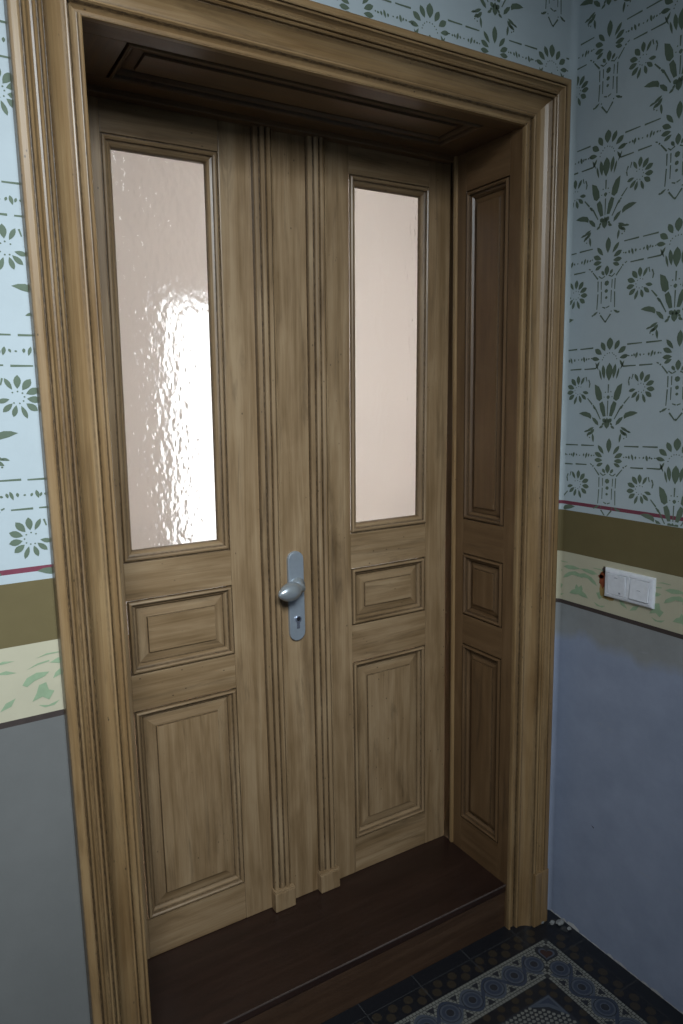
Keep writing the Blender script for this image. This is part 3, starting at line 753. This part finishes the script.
# ------------------------------------------------------------------ light switch on the right wall
SY0, SY1, SZ0, SZ1 = -0.2970, -0.1575, 0.9835, 1.0580
sw = empty('light_switch', 'white double rocker light switch on the cream painted band', 'light switch', (XB, (SY0+SY1)/2, (SZ0+SZ1)/2))
def sw_part(m, name, mat):
    o = m.build(name, mat, sw); o.location = (-XB, -(SY0+SY1)/2, -(SZ0+SZ1)/2); return o
m = MB()
SWF = [(0.0, 0.0, 0), (0.0, -0.004, 0), (0.0015, -0.0075, 0), (0.004, -0.0088, 0), (0.0095, -0.0098, 0), (0.0105, -0.0095, 0), (0.0108, -0.0060, 0)]
m.sweep((SY0, SZ0, SY1, SZ1), SWF, MB_)
m.rect(SY0+0.0100, SZ0+0.0100, SY1-0.0100, SZ1-0.0100, -0.0062, MB_)
mid = (SY0+SY1)/2
m.box(XB-0.0095, XB-0.005, mid-0.0045, mid+0.0045, SZ0+0.010, SZ1-0.010, 0, 'z', 0.0006)
sw_part(m, 'switch_frame', WHITE)
for i, (y0, y1) in enumerate(((mid+0.006, SY1-0.0115), (SY0+0.0115, mid-0.006))):
    m = MB(); z0, z1 = SZ0+0.0115, SZ1-0.0115
    tl, br_ = (0.0030, 0.0058)
    top, bot = (-0.0125, -0.0100) if i == 0 else (-0.0098, -0.0128)
    # wedge shaped rocker
    V = [(XB-0.006, y0, z0), (XB-0.006, y1, z0), (XB-0.006, y1, z1), (XB-0.006, y0, z1), (XB+bot, y0+.001, z0+.001), (XB+bot, y1-.001, z0+.001), (XB+top, y1-.001, z1-.001), (XB+top, y0+.001, z1-.001)]
    ii = [m.vert(v) for v in V]
    for q in ((4, 5, 6, 7), (0, 1, 5, 4), (1, 2, 6, 5), (2, 3, 7, 6), (3, 0, 4, 7), (0, 3, 2, 1)): m.face([ii[k] for k in q])
    rk = sw_part(m, 'rocker', WHITE)
    def mark(pts):
        q = MB(); 
        q.poly([(XB+bot+(top-bot)*(z-z0)/(z1-z0)-0.0003, y, z) for y, z in pts]); o = q.build('printed_mark', MARK, rk, hint=(-1, 0, 0)); return o
    cy = (y0+y1)/2
    if i == 0:
        mark([(cy+0.006, z1-0.008), (cy+0.001, z1-0.0072), (cy-0.004, z1-0.008), (cy-0.003, z1-0.0095), (cy+0.001, z1-0.0088), (cy+0.005, z1-0.0095)])
        mark([(cy-0.007, z0+0.004), (cy-0.013, z0+0.0036), (cy-0.0125, z0+0.0078), (cy-0.0075, z0+0.0085)])
    else:
        mark([(cy+0.008, (z0+z1)/2-0.002), (cy+0.003, (z0+z1)/2), (cy-0.003, (z0+z1)/2), (cy-0.007, (z0+z1)/2-0.003), (cy-0.003, (z0+z1)/2-0.0013), (cy+0.003, (z0+z1)/2-0.0013)])

# ------------------------------------------------------------------ the hall behind the glass
PINK = paint('pink_hall_paint', (0.62, 0.595, 0.575), 0.03)
HX0, HX1, HY0, HY1, HZ = -1.2, 3.3, 0.36, 3.2, 3.1
WIN = (1.12, 1.95, 0.45, 2.12)
w = MB()
for a0, a1, b0, b1 in ((HX0, WIN[0], 0, HZ), (WIN[1], HX1, 0, HZ), (WIN[0], WIN[1], 0, WIN[2]), (WIN[0], WIN[1], WIN[3], HZ)):
    w.quad([(a0, HY1, b0), (a1, HY1, b0), (a1, HY1, b1), (a0, HY1, b1)])
tag(w.build('wall_hall_back', [PINK], hint=(0, -1, 0)), 'pink hall wall seen blurred through the door glass', 'wall', kind='structure')
w = MB()
w.quad([(HX0, HY0, 0), (HX0, HY1, 0), (HX0, HY1, HZ), (HX0, HY0, HZ)]); 
tag(w.build('wall_hall_left', [PINK], hint=(1, 0, 0)), 'pink left side wall of the hall behind the doors', 'wall', kind='structure')
w = MB(); w.quad([(HX1, HY0, 0), (HX1, HY1, 0), (HX1, HY1, HZ), (HX1, HY0, HZ)])
tag(w.build('wall_hall_right', [PINK], hint=(-1, 0, 0)), 'pink right side wall of the hall behind the doors', 'wall', kind='structure')
w = MB()
for a0, a1, b0, b1 in ((HX0, -0.06, 0, HZ), (1.06, HX1, 0, HZ), (-0.06, 1.06, 2.17, HZ)): w.quad([(a0, HY0, b0), (a1, HY0, b0), (a1, HY0, b1), (a0, HY0, b1)])
tag(w.build('wall_hall_front', [PINK], hint=(0, 1, 0)), 'hall side of the wall that holds the doors', 'wall', kind='structure')
w = MB(); w.quad([(HX0, HY0, 0), (HX1, HY0, 0), (HX1, HY1, 0), (HX0, HY1, 0)])
tag(w.build('floor_hall', [paint('hall_floor', (0.30, 0.20, 0.12))], hint=(0, 0, 1)), 'brown hall floor behind the doors', 'floor', kind='structure')
w = MB(); w.quad([(HX0, HY0, HZ), (HX1, HY0, HZ), (HX1, HY1, HZ), (HX0, HY1, HZ)])
tag(w.build('ceiling_hall', [PINK], hint=(0, 0, -1)), 'pale hall ceiling behind the doors', 'ceiling', kind='structure')
win = empty('window_1', 'bright window at the end of the hall seen through hammered glass', 'window', kind='structure')
m = MB(); m.box(WIN[0], WIN[1], HY1+0.06, HY1+0.07, WIN[2], WIN[3]); m.build('window_pane', emit('daylight_pane', (1.0, 0.98, 0.97), 1.7), win)
for (a0, a1, b0, b1) in ((WIN[0]-0.03, WIN[0]+0.03, WIN[2], WIN[3]), (WIN[1]-0.03, WIN[1]+0.03, WIN[2], WIN[3]), (WIN[0], WIN[1], WIN[3]-0.03, WIN[3]+0.03), (WIN[0], WIN[1], WIN[2]-0.03, WIN[2]+0.03)):
    m = MB(); m.box(a0, a1, HY1-0.02, HY1+0.06, b0, b1, 0, 'z', 0.006); m.build('window_frame', WHITE, win)

# ------------------------------------------------------------------ light
def area(name, loc, rot, sx, sy, power, col):
    l = bpy.data.lights.new(name, 'AREA'); l.shape = 'RECTANGLE'; l.size = sx; l.size_y = sy; l.energy = power; l.color = col
    o = bpy.data.objects.new(name, l); COL.objects.link(o); o.location = loc; o.rotation_euler = rot; return o
lp, lt = Vector((-0.42, Y0+0.12, 2.62)), Vector((-0.02, 0.0, 1.22))
lo = area('landing_window_daylight', lp, (lt-lp).to_track_quat('-Z', 'Y').to_euler(), 1.1, 0.70, 15.5, (0.84, 0.93, 1.0))
area('side_fill', (X0+0.06, -0.95, 1.05), (math.radians(90), 0, math.radians(-90)), 0.9, 1.1, 3.7, (0.66, 0.80, 1.0))  # added bluish fill for the right wall; no window in the left wall
lo.data.spread = math.radians(74)
area('hall_fill', (2.3, HY0+0.06, 1.5), (math.radians(90), 0, math.radians(180)), 1.8, 2.0, 118.0, (1.0, 0.97, 0.94))  # added fill lamp, out of view, brightening the far hall wall
wd = bpy.data.worlds.new('world'); scn.world = wd; wd.use_nodes = True
wd.node_tree.nodes['Background'].inputs[0].default_value = (0.75, 0.87, 1.0, 1); wd.node_tree.nodes['Background'].inputs[1].default_value = 0.6

# ------------------------------------------------------------------ camera
cd = bpy.data.cameras.new('camera'); cam = bpy.data.objects.new('camera', cd); COL.objects.link(cam); scn.camera = cam
yaw, pitch, roll, foc = 0.54, -0.1597, -0.0186, 712.525
F = Vector((math.sin(yaw)*math.cos(pitch), math.cos(yaw)*math.cos(pitch), math.sin(pitch)))
R = Vector((math.cos(yaw), -math.sin(yaw), 0)); U = R.cross(F)
R2 = R*math.cos(roll)+U*math.sin(roll); U2 = U*math.cos(roll)-R*math.sin(roll)
from mathutils import Matrix
mat = Matrix((R2, U2, -F)).transposed().to_4x4(); mat.translation = Vector((-0.307, -1.3105, 1.4905)); cam.matrix_world = mat
cd.sensor_fit = 'VERTICAL'; cd.sensor_height = 36.0; cd.lens = foc*36.0/1024.0; cd.clip_start = 0.02

vs = scn.view_settings; vs.view_transform = 'Standard'; vs.look = 'None'; vs.exposure = -0.08; vs.gamma = 1.0; vs.use_curve_mapping = False
